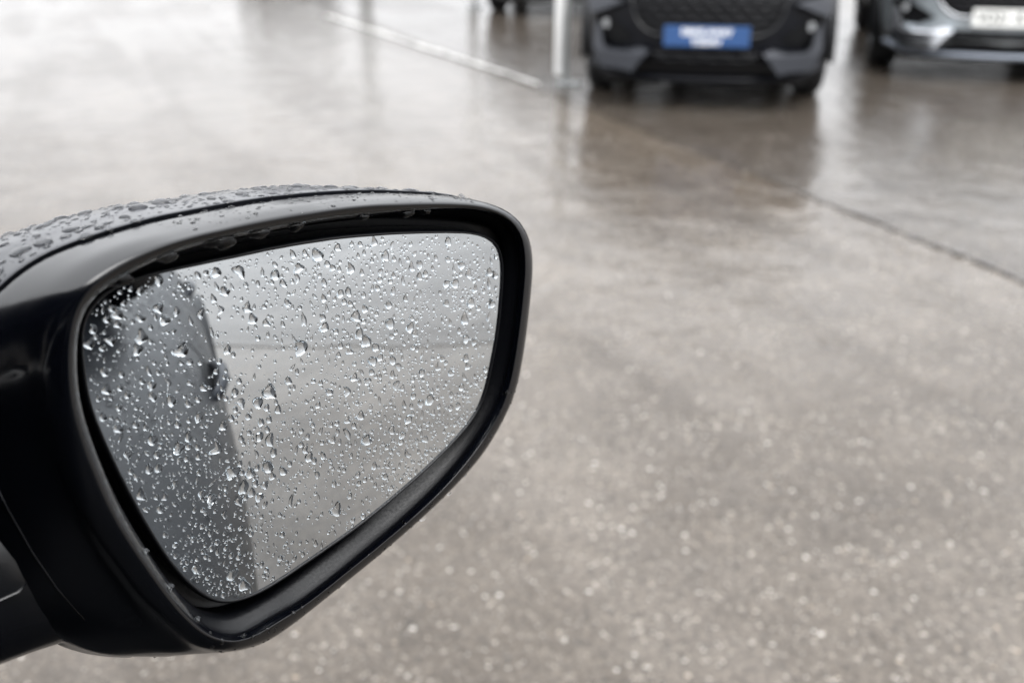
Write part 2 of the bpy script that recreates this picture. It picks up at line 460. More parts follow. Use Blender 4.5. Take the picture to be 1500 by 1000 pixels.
# outlines of the mirror in millimetres: depth in front of the glass, and radius at 96 angles
CONTOURS = {
    'glass': ((0, 0, 0), [108.8,110.8,113.0,115.6,117.9,118.1,114.3,107.6,100.3,93.8,88.3,83.6,79.7,76.3,73.4,71.0,69.0,67.3,65.9,64.7,63.8,63.2,62.8,62.6,62.7,63.0,63.5,64.3,65.4,66.9,68.7,70.9,73.6,76.7,80.1,83.4,86.1,87.5,87.1,85.1,82.7,80.4,78.2,76.0,73.8,71.8,70.1,68.7,67.6,66.7,66.1,65.7,65.6,65.7,66.0,66.6,67.4,68.4,69.6,70.9,72.4,73.9,75.4,76.7,77.3,77.0,75.9,74.3,72.5,70.6,69.0,67.6,66.6,65.9,65.4,65.3,65.4,65.7,66.3,67.0,68.0,69.3,70.8,72.7,75.0,77.7,80.8,84.4,88.4,92.8,97.2,100.6,102.6,103.9,105.2,106.9]),
    'lip_in': ((4.5, -7, 2.5), [118.7,120.5,122.5,124.8,126.7,127.1,125.2,120.7,114.7,108.2,101.8,96.1,91.2,87.2,83.8,81.0,78.6,76.7,75.2,74.0,73.1,72.5,72.1,72.0,72.2,72.7,73.5,74.6,76.1,77.8,79.8,82.2,84.6,86.9,89.5,92.3,94.7,96.0,95.4,93.5,91.3,89.0,86.7,84.3,82.0,80.0,78.4,77.0,75.9,75.1,74.4,73.9,73.6,73.5,73.6,74.1,74.8,75.8,77.1,78.6,80.4,82.4,84.5,86.4,87.8,88.5,87.8,85.8,84.0,82.8,82.1,81.1,80.2,79.5,79.1,78.9,79.0,79.4,80.1,81.1,82.4,83.9,85.7,87.8,90.2,92.9,95.7,98.8,101.9,105.1,108.3,111.3,113.5,114.9,116.0,117.2]),
    'crest': ((8, -7.5, 3), [118.9,120.6,122.7,125.1,127.1,128.0,126.5,122.8,117.5,111.5,105.5,100.2,95.6,91.7,88.4,85.7,83.5,81.6,80.0,78.7,77.7,77.0,76.6,76.6,76.8,77.3,78.1,79.2,80.6,82.3,84.5,86.9,89.6,92.4,95.3,98.0,100.2,101.0,100.1,98.2,96.0,93.7,91.4,89.0,86.8,84.8,83.0,81.6,80.4,79.3,78.5,77.8,77.4,77.2,77.3,77.7,78.4,79.4,80.6,82.1,83.7,85.5,87.2,88.5,89.3,89.3,88.2,86.5,84.7,83.3,82.0,80.8,79.8,79.1,78.6,78.5,78.7,79.2,80.0,81.0,82.5,84.2,86.3,88.6,91.2,93.9,96.9,100.0,103.3,106.5,109.6,112.4,114.2,115.4,116.4,117.5]),
    'outer': ((1, -6.5, 2.5), [129.4,131.1,133.2,135.3,136.3,135.1,131.8,126.7,120.5,114.1,108.0,102.6,97.9,94.0,90.5,87.6,85.2,83.1,81.5,80.3,79.3,78.8,78.5,78.5,78.7,79.2,79.9,80.8,82.0,83.7,85.8,88.3,91.5,94.9,98.4,101.7,104.4,106.3,106.9,106.3,104.9,103.1,101.1,99.0,96.8,94.7,92.9,91.4,90.1,89.0,88.1,87.4,87.0,86.8,86.9,87.3,87.9,88.5,89.2,90.2,91.5,93.2,94.9,96.1,96.8,97.0,97.0,96.7,95.8,94.0,92.0,90.3,89.0,88.0,87.5,87.3,87.5,88.0,88.8,89.8,91.2,92.9,94.9,97.4,100.1,103.3,106.8,110.6,114.2,117.2,120.0,122.6,124.7,125.9,126.8,128.0]),
    'seam': ((-15, -4, 0), [141.6,143.5,145.5,146.8,146.0,142.7,136.9,129.5,121.7,114.5,108.3,103.1,98.6,94.6,91.0,88.0,85.4,83.3,81.6,80.3,79.3,78.6,78.3,78.1,78.3,78.7,79.5,80.5,81.9,83.7,85.9,88.3,91.0,94.2,97.8,101.8,105.8,109.2,111.9,114.6,116.8,117.6,117.0,115.6,114.1,112.8,111.7,110.8,110.2,110.0,110.0,110.4,111.3,112.1,112.7,112.8,112.5,112.1,111.6,110.8,109.6,108.2,107.1,106.3,105.8,105.7,105.8,105.9,105.8,105.4,104.2,102.5,100.9,99.5,98.6,98.1,98.1,98.5,99.3,100.5,101.9,103.8,106.0,108.6,111.7,115.2,119.0,123.1,126.8,129.9,132.7,135.4,137.0,137.9,138.8,140.1]),
    'cap': ((-38, 0, 0), [146.6,148.0,149.7,150.6,149.3,144.9,137.9,130.1,122.5,115.6,109.4,103.9,99.1,94.9,91.3,88.1,85.4,83.2,81.4,80.0,79.0,78.3,77.8,77.7,77.8,78.1,78.8,79.9,81.5,83.6,86.0,88.6,91.5,94.9,98.8,103.1,107.5,111.6,114.9,117.0,118.0,118.8,119.2,118.6,117.3,115.9,114.8,113.9,113.4,113.2,113.4,113.8,114.4,115.1,115.9,116.8,117.6,118.4,118.9,119.1,119.0,118.6,118.0,117.3,116.5,115.9,115.6,115.4,115.1,114.8,114.4,113.8,113.1,112.1,111.2,110.5,110.3,110.6,111.3,112.4,113.8,115.4,117.4,119.7,122.3,125.1,127.9,130.6,133.5,136.2,138.5,140.3,141.7,143.0,144.3,145.5]),
}

NA = 192
def upsample(r):
    r = np.array(r); n = len(r); out = []
    for i in range(n):
        p0, p1, p2, p3 = (r[(i + j) % n] for j in (-1, 0, 1, 2))
        for t in (0, .5):
            out.append(.5 * (2 * p1 + (-p0 + p2) * t + (2 * p0 - 5 * p1 + 4 * p2 - p3) * t * t + (-p0 + 3 * p1 - 3 * p2 + p3) * t ** 3))
    return np.array(out)
ANG = np.linspace(0, 2 * np.pi, NA, endpoint=False)
CR = {k: upsample(v[1]) for k, v in CONTOURS.items()}
OFF = {k: v[0][0] + v[0][1] * np.cos(ANG) + v[0][2] * np.sin(ANG) for k, v in CONTOURS.items()}   # the lip stands prouder inboard and above
# the far (outboard) and lower walls run straight back from the lip
deg = np.degrees(ANG)
d0 = np.abs((deg - 330 + 180) % 360 - 180)
wclamp = np.clip((95 - d0) / 25, 0, 1)
for k, f in (('seam', .995), ('cap', .965)):
    lim = CR['outer'] * f
    CR[k] = CR[k] * (1 - wclamp) + np.minimum(CR[k], lim) * wclamp

def loop(r, off, add=0.0, scale=1.0, cx=0.0, cy_=0.0):
    r = (r + add) * scale
    z = np.full(NA, float(off)) if np.isscalar(off) else off
    return np.stack([r * np.cos(ANG) + cx, r * np.sin(ANG) + cy_, z], 1)
def sag(u, v):
    return -(u * u + v * v) / (2 * R_GLASS)
def catmull_loops(loops, sub):
    L = [2 * loops[0] - loops[1]] + list(loops) + [2 * loops[-1] - loops[-2]]
    out = []
    for i in range(1, len(L) - 2):
        p0, p1, p2, p3 = L[i - 1:i + 3]
        for t in np.linspace(0, 1, sub, endpoint=False):
            out.append(.5 * (2 * p1 + (-p0 + p2) * t + (2 * p0 - 5 * p1 + 4 * p2 - p3) * t * t + (-p0 + 3 * p1 - 3 * p2 + p3) * t ** 3))
    out.append(L[-2])
    return out
def loft(name, loops, mat, parent, close=None, flip=True):
    V = np.concatenate(loops) * .001
    F = []
    for i in range(len(loops) - 1):
        a, b_ = i * NA, (i + 1) * NA
        for k in range(NA):
            k2 = (k + 1) % NA
            F.append((a + k, b_ + k, b_ + k2, a + k2) if flip else (a + k, a + k2, b_ + k2, b_ + k))
    if close == 'end':
        last = range((len(loops) - 1) * NA, len(loops) * NA)
        F.append(tuple(reversed(last)) if flip else tuple(last))
    return mesh_obj(name, V, F, mat, parent)

wm = empty('wing_mirror', mat=MM)
tag(wm, 'large black wing mirror beaded with rain, close up in the left foreground', 'wing mirror')

# glass: slightly convex, silvered
gl = CR['glass']
loops = []
for f in (1.0, .93, .8, .64, .46, .28, .1):
    u, v = gl * f * np.cos(ANG), gl * f * np.sin(ANG)
    loops.append(np.stack([u, v, sag(u, v)], 1))
glass = loft('mirror_glass', loops, M['mirror'], wm, 'end', flip=False)
# carrier round the glass
u, v = gl * np.cos(ANG), gl * np.sin(ANG); sg = sag(u, v)
car = [loop(gl, sg - 4, .0), loop(gl, sg + .3, .05), loop(gl, sg + .8, .5), loop(gl, sg + .7, 1.1), loop(gl, sg - .2, 1.7), loop(gl, sg - 2.5, 2.1), loop(gl, sg - 9, 2.2)]
loft('glass_carrier', car, M['satin_black'], wm)
# well behind the glass and the frame round it
well = [loop(gl, -14, -20), loop(gl, -13, 5), loop(gl, -11, 8), loop((gl * .45 + CR['lip_in'] * .55), OFF['lip_in'] - 9, 1.2), loop(CR['lip_in'], OFF['lip_in'] - 3, .5), loop(CR['lip_in'], OFF['lip_in'], 0)]
loft('well', catmull_loops(well, 3), M['satin_black'], wm)
o3, o4, o5, o6 = (OFF[k] for k in ('lip_in', 'crest', 'outer', 'seam'))
rim = [loop(CR['lip_in'], o3), loop(CR['lip_in'] * .55 + CR['crest'] * .45, o3 * .3 + o4 * .7 + .2), loop(CR['crest'], o4 + .2),
       loop(CR['crest'] * .45 + CR['outer'] * .55, o4 * .55 + o5 * .45 + 1.4), loop(CR['outer'], o5), loop(CR['outer'] * .5 + CR['seam'] * .5, o5 * .5 + o6 * .5 + 1.0), loop(CR['seam'], o6, -.6), loop(CR['seam'], o6 - 2.5, -2.2)]
frame_o = loft('frame', catmull_loops(rim, 5), M['gloss_black'], wm)
# painted cap behind the seam
cm = CR['cap']
ctr = np.array([-18.0, 0.0])
def cap_loop(f, off):
    x_, y_ = cm * np.cos(ANG), cm * np.sin(ANG)
    return np.stack([ctr[0] + (x_ - ctr[0]) * f, ctr[1] + (y_ - ctr[1]) * f, np.full(NA, float(off))], 1)
capl = [loop(CR['seam'], o6 - 3.5, -2.0), loop(CR['seam'], o6 - 2.6, -.4), loop(CR['seam'], o6 - 3.2, .6), loop(CR['seam'] * .55 + cm * .45, o6 * .5 - 20, .5), cap_loop(1, -38), cap_loop(.96, -58), cap_loop(.86, -78), cap_loop(.68, -94), cap_loop(.42, -103), cap_loop(.12, -106)]
cap_o = loft('cap', catmull_loops(capl, 4), M['cap'], wm, 'end')

# arm that carries the mirror on the door (local mm; the door is inboard = -u)
def arm_ring(c, a, b_, roll, n=28):
    out = []
    for k in range(n):
        t = 2 * math.pi * k / n
        sx, sz = math.copysign(abs(math.cos(t)) ** .7, math.cos(t)) * a, math.copysign(abs(math.sin(t)) ** .7, math.sin(t)) * b_
        # ring lies across the arm axis (u): spans v and depth
        out.append((c[0] + math.sin(roll) * sx * .4, c[1] + sx, c[2] + sz))
    return out
rings = [arm_ring((-62, -45, -36), 24, 20, 0), arm_ring((-84, -46, -36), 25, 24, 0), arm_ring((-104, -33, -36), 34, 29, 0), arm_ring((-122, -30, -38), 36, 31, .2),
         arm_ring((-140, -36, -42), 40, 34, .5), arm_ring((-160, -48, -46), 44, 38, .8), arm_ring((-182, -62, -50), 46, 42, .9)]
V = [tuple(np.array(p) * .001) for r_ in rings for p in r_]
F = []
n = 28
for i in range(len(rings) - 1):
    for k in range(n):
        F.append((i * n + k, (i + 1) * n + k, (i + 1) * n + (k + 1) % n, i * n + (k + 1) % n))
F.append(tuple(range(n))); F.append(tuple(reversed(range((len(rings) - 1) * n, len(rings) * n))))
arm = mesh_obj('arm', V, F, M['gloss_black'], wm)
# raised joint line and ledge where the housing folds against the arm
def surf_strip(name, pts, r, mat):
    V, F = tube([tuple(np.array(p) * .001) for p in pts], [q * .001 for q in r], 8)
    return mesh_obj(name, V, F, mat, wm)

# ------------------------------------------------------------------ rain on the mirror
def drop_mesh(L, W, H, seg, rings_, wob, seed_, taper=.25, sag_=.18, bend=0.0, base_z=-.04):
    """one bead: outline L x W, height H, heavier at its lower end (mm)."""
    rs = np.random.default_rng(seed_)
    a = np.linspace(0, 2 * np.pi, seg, endpoint=False)
    r = 1 + wob * (.6 * np.cos(2 * a + rs.random() * 6.3) * rs.random() + .55 * np.cos(3 * a + rs.random() * 6.3) * rs.random() + .45 * np.cos(5 * a + rs.random() * 6.3) * rs.random())
    ex = r * np.cos(a) * W / 2
    ey = r * np.sin(a) * L / 2
    tp = 1 - taper * (ey / (L / 2))
    ex = ex * tp + bend * W * ((ey / (L / 2)) ** 2)
    V, F = [], []
    for f in rings_:
        z = H * (1 - f ** 2.2) ** .72 if f < 1 else 0.0
        sh = -sag_ * L / 2 * (1 - f)
        for k in range(seg):
            V.append((ex[k] * f, ey[k] * f + sh, z if f < 1 else base_z))
    V.append((0, -sag_ * L / 2, H))
    m = len(rings_)
    for i in range(m - 1):
        for k in range(seg):
            k2 = (k + 1) % seg
            F.append((i * seg + k, i * seg + k2, (i + 1) * seg + k2, (i + 1) * seg + k))
    for k in range(seg):
        F.append(((m - 1) * seg + k, (m - 1) * seg + (k + 1) % seg, m * seg))
    return np.array(V), F

RB = (1.0, .97, .88, .70, .45, .2)
RS = (1.0, .93, .7, .38)

# beads on the glass: largest first, no two touching
def inside(u, v, margin):
    t = np.arctan2(v, u) % (2 * np.pi)
    return np.hypot(u, v) < np.interp(t, ANG, gl, period=2 * np.pi) - margin
drops = []
grid = {}
def try_place(u, v, rr):
    c = 8.0
    gx, gy = int(u // c), int(v // c)
    for i in range(gx - 1, gx + 2):
        for j in range(gy - 1, gy + 2):
            for (a, b_, q) in grid.get((i, j), ()):
                if (u - a) ** 2 + (v - b_) ** 2 < (q + rr) ** 2:
                    return False
    grid.setdefault((gx, gy), []).append((u, v, rr))
    return True
spec = [(36, 4.6, 6.2), (170, 3.2, 4.6), (440, 1.9, 3.2), (820, 1.1, 1.9), (1300, .5, 1.1)]
ph = rng.random(4) * 6
def density(u, v):
    return .55 + .3 * math.sin(u * .06 + ph[0] + 1.2 * math.sin(v * .05)) + .25 * math.sin(v * .09 + ph[1] + u * .03)
for cnt, lo, hi in spec:
    done = tries = 0
    while done < cnt and tries < cnt * 60:
        tries += 1
        u = rng.uniform(-75, 116); v = rng.uniform(-72, 66)
        L = rng.uniform(lo, hi)
        if not inside(u, v, L * .45 + .3):
            continue
        if rng.random() > density(u, v) + .25:
            continue
        # the lower part of the glass carries smaller beads
        if L > 3.4 and v < -30 and rng.random() < .75:
            continue
        if try_place(u, v, L * .44):
            drops.append((L, u, v)); done += 1
drops.sort(reverse=True)
def place(V, u, v, rot, z0=None):
    c, s_ = math.cos(rot), math.sin(rot)
    x_ = V[:, 0] * c - V[:, 1] * s_ + u
    y_ = V[:, 0] * s_ + V[:, 1] * c + v
    return np.stack([x_, y_, V[:, 2] + sag(x_, y_)], 1) * .001
N_GLASS = 215
fineV, fineF, nv = [], [], 0
for i, (L, u, v) in enumerate(drops):
    big = i < N_GLASS
    asp = rng.uniform(.58, .95) if L > 1.6 else rng.uniform(.75, 1.1)
    if L > 2 and rng.random() < .16:
        asp = rng.uniform(.3, .42)
    W = L * asp
    H = W * rng.uniform(.27, .36)
    rot = rng.normal(0, .28) if rng.random() < .82 else rng.uniform(-1.3, 1.3)
    V, F = drop_mesh(L, W, H, 22 if big else 10, RB if big else RS, .26 if big else .2, 1000 + i, rng.uniform(-.05, .5), rng.uniform(.05, .28), rng.normal(0, .22) if big else 0, base_z=-.03)
    P = place(V, u, v, rot)
    if big:
        mesh_obj('raindrop', P, F, M['water'], glass)
    else:
        fineV.append(P); fineF += [tuple(q + nv for q in f) for f in F]; nv += len(P)
o = mesh_obj('fine_raindrops', np.concatenate(fineV), fineF, M['water'], glass)
o['kind'] = 'stuff'

# beads lying on the painted cap and the frame (set along the surface normal)
def beads_on(host, count, pick, smin, smax, power, n_obj, name_stuff, flat=(.22, .34)):
    me_ = host.data
    nf = len(me_.polygons)
    cen = np.empty(nf * 3); me_.polygons.foreach_get('center', cen); cen = cen.reshape(-1, 3) * 1000
    nor = np.empty(nf * 3); me_.polygons.foreach_get('normal', nor); nor = nor.reshape(-1, 3)
    area = np.empty(nf); me_.polygons.foreach_get('area', area)
    w = pick(cen, nor) * area
    w = w / w.sum()
    idx = rng.choice(nf, size=count * 3, p=w)
    placed = []
    for i in idx:
        if len(placed) >= count:
            break
        vs = [Vector(me_.vertices[q].co) * 1000 for q in me_.polygons[i].vertices]
        a, b_ = rng.random(2)
        c = (vs[0] * (1 - a) + vs[1] * a) * (1 - b_) + (vs[3 % len(vs)] * (1 - a) + vs[2] * a) * b_
        L = smin + (smax - smin) * rng.random() ** power
        if any((c - q[0]).length < (L + q[1]) * .46 for q in placed):
            continue
        placed.append((c, L, Vector(nor[i])))
    placed.sort(key=lambda q: -q[1])
    SV, SF, m = [], [], 0
    for i, (c, L, nn) in enumerate(placed):
        big = i < n_obj
        W = L * rng.uniform(.72, 1.0); H = W * rng.uniform(*flat)
        V, F = drop_mesh(L, W, H, 20 if big else 10, RB if big else RS, .3, 5000 + i + count, rng.uniform(-.2, .2), .05, 0, base_z=-.12 * H - .1)
        t = nn.cross(Vector((0, 1, 0.2))).normalized(); bt = nn.cross(t)
        rot = rng.random() * 6.28
        ca_, sa_ = math.cos(rot), math.sin(rot)
        e1 = t * ca_ + bt * sa_; e2 = nn.cross(e1)
        P = np.array([(c + e1 * float(q[0]) + e2 * float(q[1]) + nn * float(q[2])) * .001 for q in V])
        if big:
            mesh_obj('raindrop', P, F, M['water'], host)
        else:
            SV.append(P); SF += [tuple(q + m for q in f) for f in F]; m += len(P)
    if SV:
        s_ = mesh_obj(name_stuff, np.concatenate(SV), SF, M['water'], host)
        s_['kind'] = 'stuff'
def pick_cap(c, n_):
    up_ = n_[:, 1] * .9986 + n_[:, 2] * .053
    return np.clip(up_ - .25, 0, 1) * (c[:, 2] < -15) * (c[:, 2] > -78)
beads_on(cap_o, 1500, pick_cap, .5, 7.5, 3.0, 60, 'fine_raindrops', flat=(.14, .27))
def pick_rim(c, n_):
    up_ = n_[:, 1] * .9986 + n_[:, 2] * .053
    return np.clip(up_ - .15, 0, 1) * (c[:, 2] < 10) * (c[:, 0] > -40)
beads_on(frame_o, 330, pick_rim, .35, 2.4, 2.6, 0, 'fine_raindrops', flat=(.2, .3))

def pick_low(c, n_):
    return (c[:, 1] < -25) * (c[:, 0] > -50) * np.clip(n_[:, 2], 0, 1)
beads_on(frame_o, 190, pick_low, .35, 2.0, 2.6, 0, 'fine_raindrops', flat=(.15, .28))

# water hanging from the lower lip and gathered under the upper lip
def lip_point(ad, which, off_r=0.0, off=None):
    t = math.radians(ad) % (2 * math.pi)
    r = float(np.interp(t, ANG, CR[which], period=2 * np.pi)) + off_r
    return Vector((r * math.cos(t), r * math.sin(t), float(np.interp(t, ANG, OFF[which], period=2 * np.pi)) if off is None else off))
for ad, L in ((309, 7.4), (318.5, 7.0), (313, 5.0), (303, 4.6), (324, 5.2), (329, 4.4), (297, 4.0), (334, 3.6), (321, 3.4), (306, 3.2), (291, 3.4), (326.5, 3.2)):
    c = lip_point(ad, 'outer', -.8) + Vector((0, 0, -1))
    V, F = drop_mesh(L, L * .62, L * .36, 20, RB, .2, int(ad * 10), .2, .25, 0, base_z=-.8)
    r_ = math.radians(ad - 270) * .2
    P = np.array([(c + Vector((float(q[0]), float(q[1]) * .75 - L * .12, float(q[2])))) * .001 for q in V])
    mesh_obj('raindrop', P, F, M['water'], frame_o)
for ad, L in ((131, 9), (121, 8), (108, 11), (97, 8), (85, 7), (62, 6), (48, 7), (43, 5), (200, 4.5), (215, 4.5), (229, 4)):
    c = lip_point(ad, 'lip_in', .8) + Vector((0, 0, .5))
    V, F = drop_mesh(L * .55, L, 1.1, 22, RB, .25, int(ad * 7), 0, .1, 0, base_z=-1.2)
    P = np.array([(c + Vector((float(q[0]), float(q[1]) - L * .10, float(q[2])))) * .001 for q in V])
    mesh_obj('raindrop', P, F, M['water'], frame_o)

# raised joint lines where the housing meets the arm, lying on the surface
def ridge(host, pts, r):
    out = []
    for p in pts:
        ok, co, no, _ = host.closest_point_on_mesh(Vector(p) * .001)
        out.append(co + no * (r[0] * .0002))
    V, F = tube(out, [q_ * .001 for q_ in r], 8)
    mesh_obj('joint_ridge', V, F, M['gloss_black'], host)
ridge(frame_o, [(-108, 14, -4), (-104, 0, -4), (-99, -18, -4), (-94, -34, -4), (-88, -50, -4)], [.5, .5, .5, .45, .2])
ridge(arm, [(-140, -34, 0), (-128, -33, 0), (-116, -33, 0), (-106, -32, 0), (-101, -30, 0)], [.9, .9, .9, .8, .3])

# ================================================================== cars
def half_profile(w, zb, zs, zd, crease):
    return [(0, zb), (w - .22, zb), (w - .09, zb + .03), (w - .035, zb + .13), (w - .01, .50), (w, .63), (w - .006, .735),
            (w - crease * .35, zs - .075), (w - crease, zs), (w * .55, zd - (zd - zs) * .2), (0, zd)]

class CarShape:
    """x across, y back from the nose, z up; nose at y = 0."""
    def __init__(s, w=.885, nose_round=.34, waist=0.0):
        s.w = w; s.nr = nose_round; s.waist = waist
    def front_y(s, x, z):
        b = 0.0
        if z < .34: b += (.34 - z) * .35
        if z > .62: b += (z - .62) ** 1.5 * 1.1
        return s.nr * (min(abs(x), .95) / .88) ** 3.0 + b
    def stations(s):
        w = s.w; k = s.waist
        return [  # y, w, zb, zs, zd
            (0.00, w - .045, .165, .735, .800), (.22, w - .03, .165, .80, .885), (.50, w - .012, .18, .855, .935), (.85, w - k, .21, .885, .965),
            (1.25, w - .012 - k, .20, .905, .985), (1.70, w - .02 - k * .35, .20, .915, .985), (2.30, w - .018, .20, .925, .985), (2.9, w - .008, .20, .935, .985),
            (3.40, w, .21, .945, .99), (3.80, w - .02, .23, .95, .99), (4.08, w - .07, .27, .94, .985), (4.18, w - .11, .33, .90, .95)]
    def build_body(s, crease=.10):
        rings = []
        for (y, w, zb, zs, zd) in s.stations():
            hp = half_profile(w, zb, zs, zd, crease)
            ring = hp + [(-x, z) for (x, z) in reversed(hp[1:-1])]
            fade = max(0.0, 1 - y / .95)
            rings.append([(x, y + s.front_y(x, z) * fade, z) for (x, z) in ring])
        n = len(rings[0])
        # close the nose with shrinking rings
        nose = []
        for f in (.86, .66, .4, .15):
            r0 = []
            for (x, y, z) in rings[0]:
                X, Z = x * f, .47 + (z - .47) * f
                r0.append((X, s.front_y(X, Z), Z))
            nose.append(r0)
        tail = []
        for f in (.8, .45, .15):
            tail.append([(x * f, y + .03, .62 + (z - .62) * f) for (x, y, z) in rings[-1]])
        allr = list(reversed(nose)) + rings + tail
        V = [p for r in allr for p in r]; F = []
        for i in range(len(allr) - 1):
            for k in range(n):
                F.append((i * n + k, i * n + (k + 1) % n, (i + 1) * n + (k + 1) % n, (i + 1) * n + k))
        F.append(tuple(reversed(range(n)))); F.append(tuple(range((len(allr) - 1) * n, len(allr) * n)))
        return V, F

def bake(o):
    dg = bpy.context.evaluated_depsgraph_get()
    me = bpy.data.meshes.new_from_object(o.evaluated_get(dg))
    o.modifiers.clear()
    o.data = me
    me.polygons.foreach_set('use_smooth', [True] * len(me.polygons))
    return o

AXLES = (.80, 3.36)
def body_mesh(shape, crease):
    V, F = shape.build_body(crease)
    o = mesh_obj('body', V, F, None)
    sm = o.modifiers.new('s', 'SUBSURF'); sm.levels = 2; sm.render_levels = 2
    cut = []
    for y in AXLES:
        for sx in (-1, 1):
            cv, cf = lathe([(sx * .60, .375), (sx * 1.1, .375)], 40)
            cf.append(tuple(range(40))); cf.append(tuple(reversed(range(40, 80))))
            c = mesh_obj('wheel_cut', [(a, b + y, d + .335) for a, b, d in cv], cf, None)
            bm = bmesh.new(); bm.from_mesh(c.data); bmesh.ops.recalc_face_normals(bm, faces=bm.faces); bm.to_mesh(c.data); bm.free()
            b = o.modifiers.new('b', 'BOOLEAN'); b.operation = 'DIFFERENCE'; b.object = c; b.solver = 'EXACT'
            cut.append(c)
    bm = bmesh.new(); bm.from_mesh(o.data); bmesh.ops.recalc_face_normals(bm, faces=bm.faces); bm.to_mesh(o.data); bm.free()
    bake(o)
    for c in cut:
        bpy.data.objects.remove(c, do_unlink=True)
    me = o.data
    bpy.data.objects.remove(o, do_unlink=True)
    return me

def patch(shape, name, outline, off, thick, mat, parent, res=.04, lean=0.0):
    """a panel on the nose: outline in (x, z) metres, standing off the surface, with thickness."""
    pts = [Vector(p) for p in outline]
    n = len(pts)
    xs_, zs_ = [p.x for p in pts], [p.y for p in pts]
    def inside_poly(x, z):
        c = False
        for i in range(n):
            a, b = pts[i], pts[i - 1]
            if (a.y > z) != (b.y > z) and x < (b.x - a.x) * (z - a.y) / (b.y - a.y) + a.x:
                c = not c
        return c
    extra = []
    x = min(xs_) + res / 2
    while x < max(xs_):
        z = min(zs_) + res / 2
        while z < max(zs_):
            if inside_poly(x, z):
                extra.append(Vector((x, z)))
            z += res
        x += res
    vs, es, fs, *_ = delaunay_2d_cdt(pts + extra, [(i, (i + 1) % n) for i in range(n)], [list(range(n))], 1, 1e-5)
    zt = max(zs_)
    V = [(v.x, shape.front_y(v.x, v.y) - off - lean * (zt - v.y), v.y) for v in vs]
    m = len(V)
    V += [(x_, y_ + thick + lean * (zt - z_), z_) for (x_, y_, z_) in V]
    bm = bmesh.new()
    bv = [bm.verts.new(v) for v in V]
    edge_use = {}
    for f in fs:
        bm.faces.new([bv[i] for i in f])
        bm.faces.new([bv[i + m] for i in reversed(f)])
        for i in range(len(f)):
            e = tuple(sorted((f[i], f[(i + 1) % len(f)])))
            edge_use[e] = edge_use.get(e, 0) + 1
    for (a, b), c in edge_use.items():
        if c == 1:
            bm.faces.new((bv[a], bv[b], bv[b + m], bv[a + m]))
    bmesh.ops.remove_doubles(bm, verts=bm.verts, dist=1e-5)
    return bm_obj(name, bm, mat, parent)

def text_mesh(name, s, size, mat, parent, loc, rot, align='CENTER', sx=1.0, shear=0.0, bold=0.0):
    cu = bpy.data.curves.new(name, 'FONT')
    cu.body = s; cu.size = size; cu.align_x = align; cu.align_y = 'CENTER'; cu.extrude = .001; cu.shear = shear; cu.offset = bold
    o = bpy.data.objects.new(name, cu); COL.objects.link(o)
    dg = bpy.context.evaluated_depsgraph_get()
    me = bpy.data.meshes.new_from_object(o.evaluated_get(dg))
    bpy.data.objects.remove(o, do_unlink=True); bpy.data.curves.remove(cu)
    me.materials.clear(); me.materials.append(mat)
    t = link(bpy.data.objects.new(name, me), parent)
    t.location = loc; t.rotation_euler = rot; t.scale = (sx, 1, 1)
    return t

tyre_prof = [(-.095, .215), (-.105, .25), (-.105, .295), (-.085, .325), (-.05, .334), (.05, .334), (.085, .325), (.105, .295), (.105, .25), (.095, .215), (.06, .205), (-.06, .205)]
TV, TF = lathe(tyre_prof, 36, 'x', True)
tyre_me = mesh_obj('tyre', TV, TF, M['rubber']); tm = tyre_me.data; bpy.data.objects.remove(tyre_me, do_unlink=True)
def rim_mesh():
    bm = bmesh.new()
    def add(V, F):
        b = [bm.verts.new(v) for v in V]
        for f in F:
            bm.faces.new([b[i] for i in f])
    add(*lathe([(.085, .214), (.095, .222), (.092, .20), (.06, .195), (-.08, .20), (-.085, .212)], 36))
    V, F = lathe([(.075, .001), (.078, .05), (.06, .062), (.03, .062)], 20); add(V, F)
    for k in range(5):
        a = 2 * math.pi * k / 5
        for s_ in (-.11, .11):
            p0 = (.062, .045 * math.cos(a), .045 * math.sin(a)); p1 = (.078, .205 * math.cos(a + s_), .205 * math.sin(a + s_))
            add(*tube([p0, p1], [.016, .011], 6))
    add(*lathe([(-.02, .001), (-.02, .19)], 24))
    o = bm_obj('rim', bm, M['alloy']); me = o.data; bpy.data.objects.remove(o, do_unlink=True)
    return me
rm = rim_mesh()

def wheel(parent, x, y):
    s_ = 1 if x > 0 else -1
    t = link(bpy.data.objects.new('tyre', tm), parent); t.location = (x, y, .334)
    r = link(bpy.data.objects.new('rim', rm), t)
    if s_ < 0:
        t.rotation_euler = (0, 0, math.pi)
    return t

